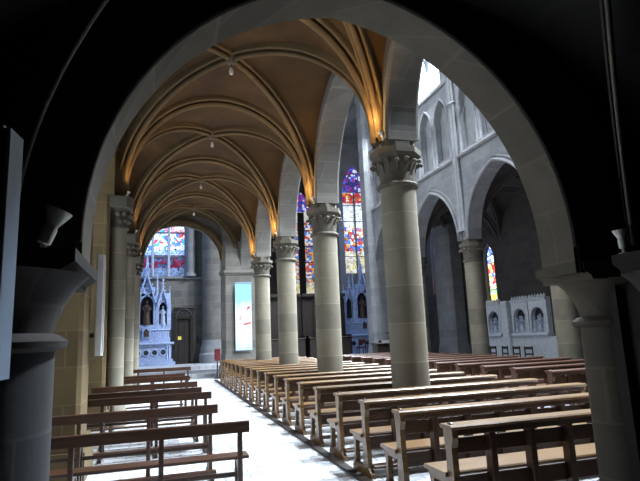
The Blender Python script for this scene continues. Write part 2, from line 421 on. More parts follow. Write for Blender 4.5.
# ------------------------------------------------------------------ arcade walls
def arcade(name, x0, x1, xin, mat, label):
    ops = []
    hw = PITCH/2-.30
    for cy in BAYS: ops.append((cy, hw, HCAP, HCAP+.02, 2.18, 'pointed'))
    for cy in BAYS: pass
    mb = MB()
    # lower arcade zone
    mb2 = wall_mb('Y', x0, x1, 3.71, COLY[4]-.3, HCAP, 7.2, ops)
    return mb2
a1 = arcade('a', 3.46, 3.96, 0, M['nave'], '')
m2 = wall_mb('Y', 3.46, 3.96, 3.71, COLY[4]-.3, 7.2, 14.2, [(cy, .85, 10.9, 12.4, 1.1, 'pointed') for cy in BAYS])
a1.add(m2.v, m2.f)
wi = struct(a1.build('wall_arcade', M['wall']), 'pointed arcade wall between aisle and nave')
for cy in BAYS:
    for xx in (3.46, 3.96):
        MB().sweep(arch_path('Y', xx, cy, PITCH/2-.24, HCAP+.02, 2.25), octo(.055), (1,0,0)).build('archivolt', M['wall'], wi, True)

X0, X1 = 10.05, 10.55
b1 = arcade('b', X0, X1, 0, M['nave'], '')
tri = []
for cy in BAYS:
    for k in (-1,0,1): tri.append((cy+k*1.2, .46, 7.85, 9.35, .85, 'pointed'))
t1 = wall_mb('Y', X0, X0+.22, 3.71, COLY[4]-.3, 7.2, 10.55, tri)
t2 = MB().box(X0+.22, X1, 3.71, COLY[4]-.3, 7.2, 10.55)
t3 = wall_mb('Y', X0, X1, 3.71, COLY[4]-.3, 10.55, 14.2, [(cy, 1.35, 10.85, 12.3, 1.4, 'pointed') for cy in BAYS])
for q in (t1,t2,t3): b1.add(q.v, q.f)
wo = struct(b1.build('wall_nave', M['nave']), 'pale nave wall with pointed arcade, blind triforium and clerestory')
for cy in BAYS:
    for k, dw in enumerate((.24, .10)):
        MB().sweep(arch_path('Y', X0-.03*(1-k), cy, PITCH/2-dw-.03, HCAP+.02, 2.21+.13*k), octo(.065), (1,0,0)).build('archivolt', M['nave'], wo, True)
    MB().cbox(X0-.12, X0+.02, cy-PITCH/2+.1, cy+PITCH/2-.1, 7.56, 7.70, .04).build('string_course', M['nave'], wo)
    MB().cbox(X0-.10, X0+.02, cy-PITCH/2+.1, cy+PITCH/2-.1, 10.62, 10.74, .03).build('string_course', M['nave'], wo)
    for k in (-1,0,1):
        c = cy+k*1.2
        MB().sweep(arch_path('Y', X0-.01, c, .50, 9.35, .91), octo(.05), (1,0,0)).build('triforium_arch', M['nave'], wo, True)
        for s in (-1,1):
            for dx in (.03,.19):
                MB().lathe([(.10,7.72),(.10,7.80),(.055,7.86),(.055,9.12),(.07,9.14),(.06,9.17),(.11,9.30),(.12,9.36)], X0+dx-.02, c+s*.50, 12).build('colonnette', M['nave'], wo, True)
    # clerestory glazing
    w = struct(wall_mb('Y', 0,0,0,0,0,0,[]).prism([(cy-1.35,10.85)]+[(u,z) for u,z in arch_pts(cy,1.35,12.3,1.4)]+[(cy+1.35,10.85)], 0, 10.36, 10.40).build('window_clerestory', M['sky']), 'bright clear clerestory window')
    MB().box(10.30,10.37,cy-.05,cy+.05,10.85,13.7).build('mullion', M['mull'], w)
    for s in (-1,1): MB().sweep(arch_path('Y', 10.33, cy+s*.68, .62, 12.1, .95), octo(.04), (1,0,0)).build('tracery', M['mull'], w, True)
    w = struct(MB().prism([(cy-.85,10.9)]+[(u,z) for u,z in arch_pts(cy,.85,12.4,1.1)]+[(cy+.85,10.9)], 0, 3.66, 3.70).build('window_aisle_clerestory', M['sky']), 'bright clear clerestory window above the aisle')
    MB().box(3.69,3.76,cy-.04,cy+.04,10.9,13.5).build('mullion', M['mull'], w)
# wall shafts over the columns
for y in COLY[:4]:
    for dy, r in ((-.13,.06),(0,.09),(.13,.06)):
        MB().lathe([(r+.03,HCAP+.3),(r,HCAP+.4),(r,9.6),(r+.05,9.66),(r,9.72),(r,13.6),(r+.08,13.8)], X0-.06, y+dy, 14).build('wall_shaft', M['nave'], wo, True)
# nave roof: pointed barrel
pts = [(3.96,14.2)]+[(7.0-3.05*math.cos(PI*i/24), 14.2+3.2*math.sin(PI*i/24)) for i in range(25)]+[(10.05,14.2)]
rf = MB().prism([(3.46,14.0),(3.96,14.0)]+pts[1:-1]+[(10.05,14.0),(10.55,14.0),(10.55,17.8),(3.46,17.8)], 1, 3.33, 37)
struct(rf.build('ceiling_nave', M['nave']))

# ------------------------------------------------------------------ columns
def make_column(label, r=.29, loc=(0,0,0), ah=.36):
    t = thing('stone_column', label, 'column', loc, 0, 'arcade columns')
    MB().ngon_lathe([(.50,0),(.50,.16),(.46,.20)], 0, 0, 8, PI/8).lathe([(.44,.20),(.45,.25),(.40,.29),(.37,.33),(.385,.37),(.35,.41),(r+.01,.44)], n=40).build('base', M['column'], t, True)
    MB().lathe([(r,.44),(r,3.92)], n=48).build('shaft', M['column'], t, True)
    c = MB().lathe([(r,3.90),(r+.045,3.915),(r+.055,3.945),(r+.03,3.975),(r-.005,3.99),(r-.005,4.08),(r+.005,4.18),(r+.03,4.30),(r+.055,4.38)], n=40)
    for k in range(8):
        for off, z0, z1, o in ((PI/8, 4.16, 4.31, .085), (0, 4.20, 4.34, .075)):
            a = k*PI/4+off; ca, sa = math.cos(a), math.sin(a)
            c.tube([(r*ca, r*sa, z0), ((r+.03)*ca,(r+.03)*sa,z0+.10), ((r+o)*ca,(r+o)*sa,z1), ((r+o+.03)*ca,(r+o+.03)*sa,z1-.02)], [.012,.02,.022,.015], 6)
            c.ball(((r+o+.03)*ca,(r+o+.03)*sa,z1-.02), (.04,.04,.034), 8, 5)
    c.build('capital', M['carved'], t, True)
    q = ah/.924
    MB().ngon_lathe([(q-.06,4.35),(q-.03,4.38),(q+.03,4.44),(q+.03,4.54)], 0, 0, 8, PI/8).build('abacus', M['carved'], t)
    MB().ngon_lathe([(q-.07,4.535),(q-.07,4.66)], 0, 0, 8, PI/8).build('plinth_block', M['carved'], t)
    return t
NEAR = ['thick round stone column nearest the entrance arch, among the pews', 'second round stone column from the entrance arch on the aisle right side',
        'third round stone column from the entrance, between two warm lit ribs', 'fourth round aisle column, just before the blue and white banner']
col0 = make_column(NEAR[0], loc=(XC, COLY[0], 0))
for i in range(1,4): dup(col0, (XC, COLY[i], 0), .3*i, NEAR[i])
FAR = ['far arcade column nearest the right pier of the entrance arch', 'round column of the far arcade left of the carved niche wall', 'far arcade column hidden behind the nearest big column', 'last far arcade column before the crossing pier']
for i in range(0,4):
    dup(col0, (XO, COLY[i], 0), .2*i, ['round column of the far arcade opposite the nearest pews, behind the pier', 'thick column of the far arcade right of the carved niches', 'round column of the far arcade left of the carved niches', 'far arcade column behind the nearest big column'][i])
# crossing piers
def pier(label, x0, x1, y0, y1, h, mat, name='crossing_pier', cap=None):
    t = thing(name, label, 'pier', ((x0+x1)/2, (y0+y1)/2, 0)); hx, hy = (x1-x0)/2, (y1-y0)/2; c = .14
    def oc(e): return [(-hx-e+c,-hy-e),(hx+e-c,-hy-e),(hx+e,-hy-e+c),(hx+e,hy+e-c),(hx+e-c,hy+e),(-hx-e+c,hy+e),(-hx-e,hy+e-c),(-hx-e,-hy-e+c)]
    t['kind'] = 'structure'
    MB().prism(oc(0), 2, 1.0, h).build('shaft', mat, t)
    MB().prism(oc(.10), 2, 0, .5).prism(oc(.06), 2, .5, .8).prism(oc(.03), 2, .8, 1.0).build('base', mat, t)
    if cap: MB().prism(oc(.08), 2, cap, cap+.12).prism(oc(.04), 2, cap-.08, cap).build('impost', mat, t)
    return t
pier('broad grey crossing pier behind the blue and white banner', 2.62, 4.2, COLY[4]-.3, COLY[4]+.5, 14.1, M['wall'], cap=HCAP-.1)
pier('broad pale pier across the nave, right of the tall stained glass window', 9.72, 11.05, COLY[4]-.35, COLY[4]+.55, 14.1, M['nave'])

# ------------------------------------------------------------------ left side: piers, wall, windows
lw = wall_mb('Y', -1.55, -.95, 3.71, COLY[4]-.3, HCAP, 7.3, [(cy, PITCH/2-.42, HCAP, HCAP+.02, 2.15, 'pointed') for cy in BAYS])
struct(lw.build('wall_side_arcade', M['yellow']), 'ochre wall arches between the left piers')
struct(wall_mb('Y', -2.75, -2.35, 3.71, COLY[4]+.5, 0, 7.3, [(cy, .95, 1.6, 4.6, 1.6, 'pointed') for cy in BAYS]).build('wall_left_aisle', M['yellow']))
struct(MB().box(-2.75,-.95,3.71,COLY[4]+.5,7.2,7.4).build('ceiling_side_chapels', M['wall']))
for i, cy in enumerate(BAYS):
    w = struct(MB().prism([(cy-.95,1.6)]+[(u,z) for u,z in arch_pts(cy,.95,4.6,1.6)]+[(cy+.95,1.6)], 0, -2.58, -2.54).build('window_%d' % (i+1), M['sky']), 'clear side window behind the left piers')
    MB().box(-2.56,-2.48,cy-.04,cy+.04,1.6,6.1).build('mullion', M['mull'], w)
    for z in (2.6,3.6,4.6): MB().box(-2.55,-2.50,cy-.95,cy+.95,z-.015,z+.015).build('saddle_bar', M['lead'], w)
LPL = ['ochre square pier behind the first dark bench, holding the white speaker', 'ochre pier with a slim shaft, second from the entrance on the left', 'third pier on the left with a slim bright shaft', 'fourth pier on the left beside the gothic altar']
for i, y in enumerate(COLY[:4]):
    t = struct(thing('side_pier', LPL[i], 'pier', (-1.5, y, 0)))
    xr = .57 if i == 0 else .47
    ch = .05
    MB().prism([(-.85,-.38),(xr-ch,-.38),(xr,-.38+ch),(xr,.38-ch),(xr-ch,.38),(-.85,.38)], 2, 0, HCAP+.0).build('shaft', M['yellow'], t)
    MB().box(-.85,xr+.08,-.46,.46,0,.35).box(-.85,xr+.04,-.42,.42,.35,.48).build('base', M['yellow'], t)
    if i:
        MB().lathe([(.25,0),(.25,.3),(.20,.42),(.175,.46),(.175,4.0)], .62, 0, 28).build('half_shaft', M['column'], t, True)
        c = MB().lathe([(.175,3.98),(.215,4.0),(.215,4.04),(.18,4.07),(.18,4.2),(.22,4.36),(.25,4.42)], .62, 0, 24)
        for k in range(7):
            a = -PI/2+PI*k/6; c.ball((.62+.25*math.cos(a), .25*math.sin(a), 4.30), .055, 8, 5)
            c.ball((.62+.215*math.cos(a+.2), .215*math.sin(a+.2), 4.17), .045, 8, 5)
        c.build('capital', M['carved'], t, True)
        MB().prism([(.32,-.34),(.80,-.34),(.90,-.2),(.90,.2),(.80,.34),(.32,.34)], 2, 4.42, 4.66).build('abacus', M['carved'], t)
    else:
        MB().box(-.85,xr+.09,-.45,.45,4.42,4.66).build('impost', M['carved'], t)

# white loudspeaker columns on the left piers
def colspeaker(label, x, y, z0, z1, w=.13, d=.11):
    t = thing('column_loudspeaker', label, 'loudspeaker', (x, y, z0))
    h = z1-z0
    MB().cbox(-d/2,d/2,-w/2,w/2,0,h,.02).build('cabinet', M['white'], t)
    MB().box(d/2,d/2+.006,-w/2+.02,w/2-.02,.05,h-.05).build('grille', M['lampwhite'], t)
    for q in (.2,.8): MB().box(-d/2-.06,-d/2,-.03,.03,h*q-.03,h*q+.03).build('bracket', M['black'], t)
colspeaker('tall white column loudspeaker fixed to the first ochre pier', -.815, 8.02, 1.46, 2.86)
colspeaker('slim white column loudspeaker on the second ochre pier', -.93+.10-.0, 11.5, 1.9, 3.0, .10, .08) if False else None

# ------------------------------------------------------------------ end of the aisle, transept and chapel
YE = COLY[4]
e = wall_mb('X', YE-.1, YE+.5, -2.75, 2.66, 0, 9.0, [(.78, 1.85, 0, 5.15, 1.65, 'round')])
we = struct(e.build('wall_aisle_end', M['wall']), 'dark wall with the wide arch opening to the altar chapel')
for yy in (YE-.1,):
    MB().sweep(arch_path('X', yy, .78, 1.90, 5.15, 1.70, 'round'), RIBP(.22,.14), (0,1,0)).build('arch_rib', M['rib'], we, True)
struct(MB().box(-3.2,-2.7,YE,37,0,14).build('wall_transept_left', M['nave']))
# chapel east wall with the window of three lights
lights = [(-1.22+.33,.40),(0.02,.40),(.80,.36)]
ee = wall_mb('X', 30.0, 30.5, -3.2, 4.4, CH, 14.2, [(-.05, 1.28, 5.15, 8.8, 1.7, 'pointed')])
wE = struct(ee.build('wall_chapel', M['wall']), 'blue grey chapel wall with a tall stained glass window')
PAL_TOP = [(.85,.10,.12),(.95,.95,1),(.75,.85,1),(.10,.25,.85),(.95,.92,.98),(.55,.75,.98),(.90,.35,.45),(.08,.45,.75)]
PAL_LOW = [(.10,.012,.03),(.05,.07,.15),(.14,.02,.05),(.06,.10,.22),(.03,.05,.10),(.16,.03,.07)]
PAL_MID = [(.30,.45,.75),(.22,.33,.55),(.35,.5,.8)]
M['glassL'] = stained('stained_chapel', [(1.0, PAL_TOP), (.285, PAL_MID), (.225, PAL_LOW), (.09, [(.10,.15,.26),(.13,.19,.32)])], 1.15, 6.0, lead=.03, zlo=5.15, zhi=10.5)
w = struct(MB().prism([(-1.33,5.15)]+[(u,z) for u,z in arch_pts(-.05,1.28,8.8,1.7)]+[(1.23,5.15)], 1, 30.22, 30.26).build('window_6', M['glassL']), 'tall stained glass window above the pale altar')
for u in (-.45, .40): MB().cbox(u-.07,u+.07,30.06,30.22,5.15,9.6,.03).build('mullion', M['mull'], w)
for z in (6.25, 7.6): MB().box(-1.33,1.23,30.12,30.22,z-.04,z+.04).build('transom', M['lead'], w)
MB().cbox(-1.5,4.4,29.86,30.02,4.98,5.12,.04).build('string_course', M['nave'], wE)
MB().sweep(arch_path('X', 30.0, -.05, 1.36, 8.8, 1.78, leg=5.15), octo(.08), (0,1,0)).build('window_moulding', M['nave'], wE, True)
# big engaged round pier right of the door
t = struct(thing('round_pier', 'big smooth round pier right of the dark doorway', 'pier', (2.78, 29.55, CH)))
MB().lathe([(.62,1.2),(.62,13.5)], n=40).build('shaft', M['wall'], t, True)
MB().lathe([(.80,0),(.80,.45),(.72,.55),(.74,.75),(.66,.95),(.66,1.05),(.62,1.2)], n=40).build('base', M['nave'], t, True)
# engaged shaft right of the window
t = struct(thing('window_shaft', 'blue lit round shaft beside the chapel window', 'wall shaft', (1.55, 29.92, 5.12)))
MB().lathe([(.24,.25),(.24,8.5)], n=24).build('shaft', M['nave'], t, True)
MB().lathe([(.34,0),(.34,.12),(.24,.25)], n=24).build('base', M['nave'], t, True)
# doorway
t = struct(MB().prism([(.72,CH),(.86,CH),(.86,2.85),(1.55,2.85),(1.55,CH),(1.69,CH),(1.69,3.42),(.72,3.42)], 1, 29.78, 30.02).build('door_1', M['dark']), 'dark chapel doorway with carved head')
t['label'] = 'dark wooden chapel door under a carved stone head'
MB().box(.86,1.55,29.93,29.99,CH,2.85).build('door_leaf', M['darkwood'], t)
for x in (.93,1.24): MB().cbox(x,x+.25,29.91,29.94,CH+.2,CH+1.05,.02).cbox(x,x+.25,29.91,29.94,CH+1.2,CH+2.2,.02).build('door_panel', M['darkwood'], t)
tr = MB().sweep(arch_path('X', 29.76, 1.205, .42, 2.9, .44), octo(.04), (0,1,0))
for s in (-1,0,1): tr.sweep([(1.205+.2*s+.11*math.cos(k*PI/6), 29.77, 3.08+.11*math.sin(k*PI/6)) for k in range(12)], octo(.022), (0,1,0), True)
tr.cbox(.64,1.77,29.72,29.8,3.36,3.46,.03)
tr.build('carved_head', M['farwall'], t, True)
MB().box(.90,1.08,29.895,29.905,1.72,1.9).build('notice', M['yellowpaper'], t)
tag(MB().lathe([(.04,0),(.06,.02),(.06,.3),(.03,.36),(.015,.4)], n=16).build('wall_stoup', M['black'], None, True, (1.95,29.86,1.5)), 'small dark fitting on the wall right of the chapel door', 'wall fitting')
MB().box(-.05,.05,.05,.14,.1,.2).build('bracket', M['black'], bpy.data.objects['wall_stoup'])

# ------------------------------------------------------------------ gothic altars
def statue(name, label, loc, h, mat, child=True):
    t = thing(name, label, 'statue', loc)
    k = h/1.7
    MB().lathe([(r*k,z*k) for r,z in [(.26,0),(.27,.05),(.24,.3),(.21,.6),(.20,.85),(.19,1.0),(.22,1.2),(.21,1.33),(.12,1.42),(.065,1.46),(.06,1.5)]], n=18).build('robe', mat, t, True)
    b = MB().ball((0,-.01*k,1.58*k), (.085*k,.10*k,.12*k), 12, 8); b.ball((0,-.10*k,1.57*k), .018*k, 6, 4); b.build('head', mat, t, True)
    MB().lathe([(.10*k,1.66*k),(.12*k,1.68*k),(.12*k,1.72*k),(.09*k,1.73*k)], n=12).build('crown', mat, t)
    for s in (-1,1): MB().tube([(s*.20*k,0,1.32*k),(s*.27*k,-.06*k,1.08*k),(s*.12*k,-.22*k,1.05*k)], [.065*k,.06*k,.04*k], 8).build('arm', mat, t, True)
    if child:
        c = MB().lathe([(.08*k,.98*k),(.09*k,1.1*k),(.07*k,1.22*k),(.03*k,1.25*k)], .12*k, -.2*k, 12); c.ball((.12*k,-.2*k,1.30*k), .065*k, 8, 6)
        c.build('child_figure', mat, t, True)
    return t
def pinn(mb, x, y, z0, z1, w):
    zm = z0+(z1-z0)*.55
    mb.box(x-w/2,x+w/2,y-w/2,y+w/2,z0,zm)
    mb.box(x-w*.65,x+w*.65,y-w*.65,y+w*.65,zm,zm+w*.3)
    mb.ngon_lathe([(w*.62,zm+w*.3),(.012,z1)], x, y, 4, PI/4)
    for q in (.35,.65):
        zz = zm+(z1-zm)*q
        for dx,dy in ((1,0),(-1,0),(0,1),(0,-1)):
            mb.ball((x+dx*w*.62*(1-q),y+dy*w*.62*(1-q),zz), w*.14, 6, 4)
    mb.ball((x,y,z1), w*.25, 8, 5)
def gable(mb, x, y, hw, z0, z1, d=.10):
    # open steep gable with tracery ring and crockets
    for s in (-1,1):
        mb.prism([(x+s*hw,z0),(x+s*(hw-.09),z0),(x,z1-.22),(x,z1)], 1, y-d, y+d)
        for q in (.15,.35,.55,.75,.92):
            mb.ball((x+s*hw*(1-q)+s*.03, y, z0+(z1-z0)*q+.03), .045, 6, 4)
    zc = z0+(z1-z0)*.36; r = hw*.34
    mb.sweep([(x+r*math.cos(k*PI/8), y, zc+r*math.sin(k*PI/8)) for k in range(16)], octo(.03), (0,1,0), True)
    mb.box(x-.03,x+.03,y-.03,y+.03,z1-.05,z1+.28); mb.box(x-.10,x+.10,y-.03,y+.03,z1+.10,z1+.16); mb.ball((x,y,z1+.32), .06, 8, 5)
def altar(label, x, y, z, sc=1.0):
    t = thing('gothic_altar', label, 'altar', (x,y,z)); A = M['altar']
    # mensa
    m = MB().box(-1.45,1.45,-.95,-.05,0,.16).box(-1.35,1.35,-.88,-.05,.16,.30).box(-1.25,1.25,-.80,-.05,.30,1.05)
    m.cbox(-1.38,1.38,-.92,-.05,1.05,1.18,.04)
    m.build('altar_table', A, t)
    for k in range(5):
        cx = (k-2)*.42
        MB().sweep([(cx+.16*math.cos(q*PI/10), -.815, .67+.16*math.sin(q*PI/10)) for q in range(20)], octo(.035), (0,1,0), True).build('medallion_ring', A, t, True)
    for k in range(5): MB().prism([((k-2)*.42+.125*math.cos(q*PI/8), .67+.125*math.sin(q*PI/8)) for q in range(16)], 1, -.812, -.79).build('medallion', M['altarrec'], t)
    for s in (-1,1):
        for dx in (1.04,1.15): MB().lathe([(.05,.30),(.05,.36),(.032,.39),(.032,.90),(.055,.98),(.055,1.05)], s*dx, -.83, 10).build('colonnette', A, t, True)
    # gradine with tabernacle
    g = MB().box(-1.2,1.2,-.45,-.02,1.18,1.42).box(-1.15,1.15,-.36,-.02,1.42,1.78).cbox(-1.2,1.2,-.42,-.02,1.78,1.86,.03)
    for k in range(9): g.sweep(arch_path('X', -.37, (k-4)*.25, .09, 1.58, .12, leg=1.44), octo(.018), (0,1,0))
    g.build('gradine', A, t)
    tb = MB().box(-.2,.2,-.52,-.36,1.42,2.0); tb.build('tabernacle', A, t)
    MB().prism([(-.13,1.48),(.13,1.48),(.13,1.78),(0,1.92),(-.13,1.78)], 1, -.535, -.50).build('tabernacle_door', M['statue'], t)
    # reredos back and three niches
    bk = wall_mb('X', -.34, -.02, -1.2, 1.2, 1.86, 3.75, [(0,.34,2.1,3.15,.5,'pointed'),(-.82,.21,2.1,2.95,.35,'pointed'),(.82,.21,2.1,2.95,.35,'pointed')])
    bk.box(-.42,.42,-.34,-.02,3.6,4.1)
    bk.build('reredos', A, t)
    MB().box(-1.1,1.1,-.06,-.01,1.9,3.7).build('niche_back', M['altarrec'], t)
    ar = MB()
    for cx,hw,zs,rs in ((0,.36,3.15,.53),(-.82,.23,2.95,.38),(.82,.23,2.95,.38)):
        ar.sweep(arch_path('X', -.36, cx, hw, zs, rs, leg=2.1), octo(.035), (0,1,0))
    ar.build('niche_arch', A, t, True)
    for x0,hw,z0,z1 in ((0,.50,3.25,4.95),(-.82,.33,3.0,4.15),(.82,.33,3.0,4.15)):
        mb = MB(); gable(mb, x0, -.40, hw, z0, z1); mb.build('gable', A, t)
    for x0,z1,wd in ((-.53,4.9,.15),(.53,4.9,.15),(-1.16,4.1,.14),(1.16,4.1,.14),(0,5.95,.2)):
        mb = MB(); pinn(mb, x0, -.30 if x0 else -.18, 1.86 if x0 else 3.9, z1, wd); mb.build('pinnacle', A, t)
    for x0,hh in ((0,.24),(-.82,.30),(.82,.30)):
        MB().lathe([(.10,1.86),(.12,1.95),(.17,2.05+hh*.2),(.18,2.1)], x0, -.24, 8).build('pedestal', A, t)
    return t
ax, ay = -.70, 29.98
altar('tall pale blue gothic altar with pinnacles at the far end of the aisle', ax, ay, CH)
statue('statue', 'dark gilt statue of a robed figure with child in the central altar niche', (ax, ay-.26, CH+2.10), 1.25, M['statue'])
statue('statue', 'pale robed statue in the right niche of the aisle end altar', (ax+.82, ay-.26, CH+2.10), .95, M['palestatue'], False)
statue('statue', 'pale robed statue in the left niche of the aisle end altar', (ax-.82, ay-.26, CH+2.10), .95, M['palestatue'], False)

# right hand transept altar
ee = wall_mb('X', 30.0, 30.5, 10.3, 15.0, CH, 14.2, [(11.45, .80, 5.25, 10.2, 1.9, 'pointed')])
wR = struct(ee.build('wall_transept', M['nave']), 'grey transept wall with a tall two light stained glass window')
PA = [(.06,.06,.45),(.12,.10,.60),(.75,.75,.95),(.30,.04,.30),(.05,.05,.30),(.10,.15,.8)]
PB = [(.75,.10,.04),(.45,.05,.03),(.85,.55,.12),(.5,.03,.1),(.85,.75,.7)]
PC = [(.9,.9,.86),(.75,.78,.80),(.95,.93,.85),(.60,.55,.42),(.85,.9,.95)]
PD = [(.75,.06,.04),(.9,.85,.8),(.08,.15,.7),(.70,.12,.06),(.9,.9,.95),(.1,.3,.75),(.85,.45,.12)]
PE = [(.90,.80,.38),(.95,.92,.8),(.85,.7,.3),(.55,.5,.42)]
M['glassR'] = stained('stained_transept', [(1.0, PA), (.74, PB), (.64, PC), (.42, PD), (.20, PE)], .85, 6.5, lead=.045, zlo=5.25, zhi=12.1)
w = struct(MB().prism([(10.65,5.25)]+[(u,z) for u,z in arch_pts(11.45,.80,10.2,1.9)]+[(12.25,5.25)], 1, 30.22, 30.26).build('window_7', M['glassR']), 'tall stained glass window with a blue and purple rose head')
MB().cbox(11.41,11.49,30.08,30.22,5.25,10.3,.02).build('mullion', M['lead'], w)
for z in (6.3,7.4,8.5,9.5): MB().box(10.65,12.25,30.16,30.21,z-.02,z+.02).build('saddle_bar', M['lead'], w)
for cx,cz,r in ((11.45,11.25,.33),(11.12,10.62,.28),(11.78,10.62,.28)):
    MB().sweep([(cx+r*math.cos(k*PI/10), 30.16, cz+r*math.sin(k*PI/10)) for k in range(20)], octo(.04), (0,1,0), True).build('tracery', M['lead'], w, True)
altar('pale gothic altar with dark niches under the tall window across the nave', 11.45, 29.98, CH)
statue('statue', 'dark robed statue in the central niche of the altar across the nave', (11.45, 29.72, CH+2.10), 1.25, M['statue'])
# choir end
ee = wall_mb('X', 34.0, 34.5, 3.2, 11, CH, 14.2, [(9.05, .95, 4.3, 9.5, 1.9, 'pointed')])
wC = struct(ee.build('wall_choir', M['farwall']), 'dark choir end wall with a stained glass window')
M['glassC'] = stained('stained_choir', [(1.0, PA), (.80, PC), (.70, PD), (.30, PD), (.12, PE)], .7, 6.5, lead=.035, zlo=4.3, zhi=11.4)
cx = 9.05
w = struct(MB().prism([(cx-.95,4.3)]+[(u,z) for u,z in arch_pts(cx,.95,9.5,1.9)]+[(cx+.95,4.3)], 1, 34.22, 34.26).build('window_8', M['glassC']), 'narrow stained glass window seen between the second and third columns')
MB().cbox(cx-.24,cx+.20,33.98,34.22,4.3,9.9,.06).build('mullion', M['darkwood'], w)
for z in (5.4,6.5,7.6,8.7): MB().box(cx-.95,cx+.95,34.14,34.21,z-.03,z+.03).build('saddle_bar', M['lead'], w)
struct(MB().box(3.9,4.4,30.5,34.0,CH,14.2).build('wall_choir_left', M['wall']))
struct(MB().box(10.3,10.6,30.5,34.0,CH,14.2).build('wall_choir_right', M['wall']))
struct(MB().box(-3.2,3.46,YE+.5,31,13.8,14.2).box(10.55,15,YE+.5,31,13.8,14.2).build('ceiling_transept', M['nave']))
# crossing arch on the far side, springing from the pale pier
ca = wall_mb('X', YE-.1, YE+.4, 10.9, 15, HCAP, 14.2, [(12.9,1.85,HCAP,7.2,3.0,'pointed')])
struct(ca.build('wall_crossing', M['nave']), 'pale transept arch beside the crossing pier')

# choir stalls
def stall(label, x0, x1, y):
    t = thing('choir_stall', label, 'choir stall', ((x0+x1)/2, y, CH)); hw = (x1-x0)/2; D = M['darkwood']
    MB().box(-hw,hw,.0,.08,0,3.3).build('back_panel', D, t)
    n = int(hw*2/.55)
    for k in range(n+1):
        x = -hw+2*hw*k/n; MB().cbox(x-.035,x+.035,-.06,.0,.9,3.2,.01).build('pilaster', D, t)
    MB().cbox(-hw-.05,hw+.05,-.22,.10,3.3,3.5,.04).build('cornice', D, t)
    MB().box(-hw,hw,-.5,0,.42,.48).build('seat', D, t)
    MB().box(-hw,hw,-1.1,-1.04,0,1.05).build('desk_front', D, t)
    MB().cbox(-hw,hw,-1.16,-.82,1.05,1.10,.015).build('desk_top', M['pewback'], t)
    MB().box(-hw,-hw+.05,-1.1,0,0,1.2).build('end_panel', D, t); MB().box(hw-.05,hw,-1.1,0,0,1.2).build('end_panel', D, t)
stall('long dark choir stall seen between the fourth and third columns', 4.6, 7.35, 28.6)
stall('long dark choir stall below the window between the third and second columns', 7.5, 9.9, 28.6)

# ------------------------------------------------------------------ far side aisle: outer wall, lancets, carved niches
XR = 14.3
ops = [(20.75,.34,2.75,4.75,.62,'pointed'), (25.7,.34,3.6,6.2,.7,'pointed'), (12.6,.34,2.75,4.75,.62,'pointed')]
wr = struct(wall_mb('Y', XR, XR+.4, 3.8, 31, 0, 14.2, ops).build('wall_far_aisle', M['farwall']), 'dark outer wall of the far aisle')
PLT = [(.10,.12,.75),(.20,.35,.95),(.85,.9,1),(.10,.2,.8),(.5,.75,1)]
PLM = [(.9,.9,1),(.6,.75,1),(.85,.04,.03),(.75,.05,.08),(.15,.2,.8),(.9,.75,.2),(.9,.10,.05)]
PLB = [(.9,.78,.2),(.85,.9,.95),(.8,.6,.12),(.2,.6,.35),(.3,.5,.95)]
M['glassN'] = stained('stained_lancet', [(1.0, PLT), (.70, PLM), (.25, PLB)], 2.6, 6.5, lead=.03, zlo=2.75, zhi=5.37)
LL = ['narrow stained glass lancet, blue above red, beyond the far arcade', 'small stained glass lancet seen left of the far arcade column', 'stained glass lancet of the far aisle beside the entrance']
for i, (c,wd,sill,zs,rs,kd) in enumerate(ops):
    w = struct(MB().prism([(c-wd,sill)]+arch_pts(c,wd,zs,rs)+[(c+wd,sill)], 0, XR+.12, XR+.16).build('window_%d' % (10+i), M['glassN']), LL[i])
    MB().sweep(arch_path('Y', XR-.01, c, wd+.05, zs, rs+.06, leg=sill), octo(.05), (1,0,0)).build('window_moulding', M['wall'], w, True)
    for z in (sill+.6, sill+1.2, sill+1.8): MB().box(XR+.08,XR+.13,c-wd,c+wd,z-.015,z+.015).build('saddle_bar', M['lead'], w)
pier('pale engaged pier with moulded base seen between the far arcade columns', 13.5, 14.35, 23.0, 24.6, 9, M['nave'], 'wall_pier')
# pale dado and carved relief niches
struct(MB().box(14.12,14.32,16.2,21.7,0,1.25).build('trim_2', M['dado']), 'pale plastered dado below the carved niches')
def niche(label, y, w=1.05):
    t = thing('relief_niche', label, 'carved niche', (14.2, y, 1.25)); A = M['dado']; h = w/2
    t_ = wall_mb('Y', -.12, .10, -h, h, .0, 1.42, [(0,h-.13,.16,.72,.42,'pointed')]); t_.build('frame', A, t)
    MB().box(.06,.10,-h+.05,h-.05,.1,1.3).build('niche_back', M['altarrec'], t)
    MB().cbox(-.22,.1,-h-.02,h+.02,.02,.14,.03).build('shelf', A, t)
    MB().sweep(arch_path('Y', -.13, 0, h-.12, .72, .43, leg=.16), octo(.03), (1,0,0)).build('arch_moulding', A, t, True)
    cr = MB().cbox(-.18,.1,-h,h,1.40,1.50,.02)
    for k in range(6): cr.ngon_lathe([(.06,1.50),(.07,1.56),(.0,1.66)], -.08, -h+w*(k+.5)/6, 6, 0)
    cr.build('cresting', A, t)
    rnd = random.Random(int(y*10))
    for k in range(4):
        yy = -.26+.17*k; hh = .62+.12*rnd.random(); xx = -.02-.05*(k % 2)
        f = MB().lathe([(.10,.14),(.095,.3),(.075,.14+hh*.6),(.085,.14+hh*.78),(.04,.14+hh*.85)], xx, yy, 10)
        f.ball((xx-.02,yy,.14+hh*.93), (.05,.05,.06), 8, 6)
        f.tube([(xx-.03,yy-.07,.14+hh*.74),(xx-.11,yy-.03,.14+hh*.58),(xx-.12,yy+.07,.14+hh*.62)], [.03,.028,.02], 6)
        f.build('carved_figure', M['palestatue'], t, True)
niche('pale carved niche of relief figures just right of the far column', 20.55)
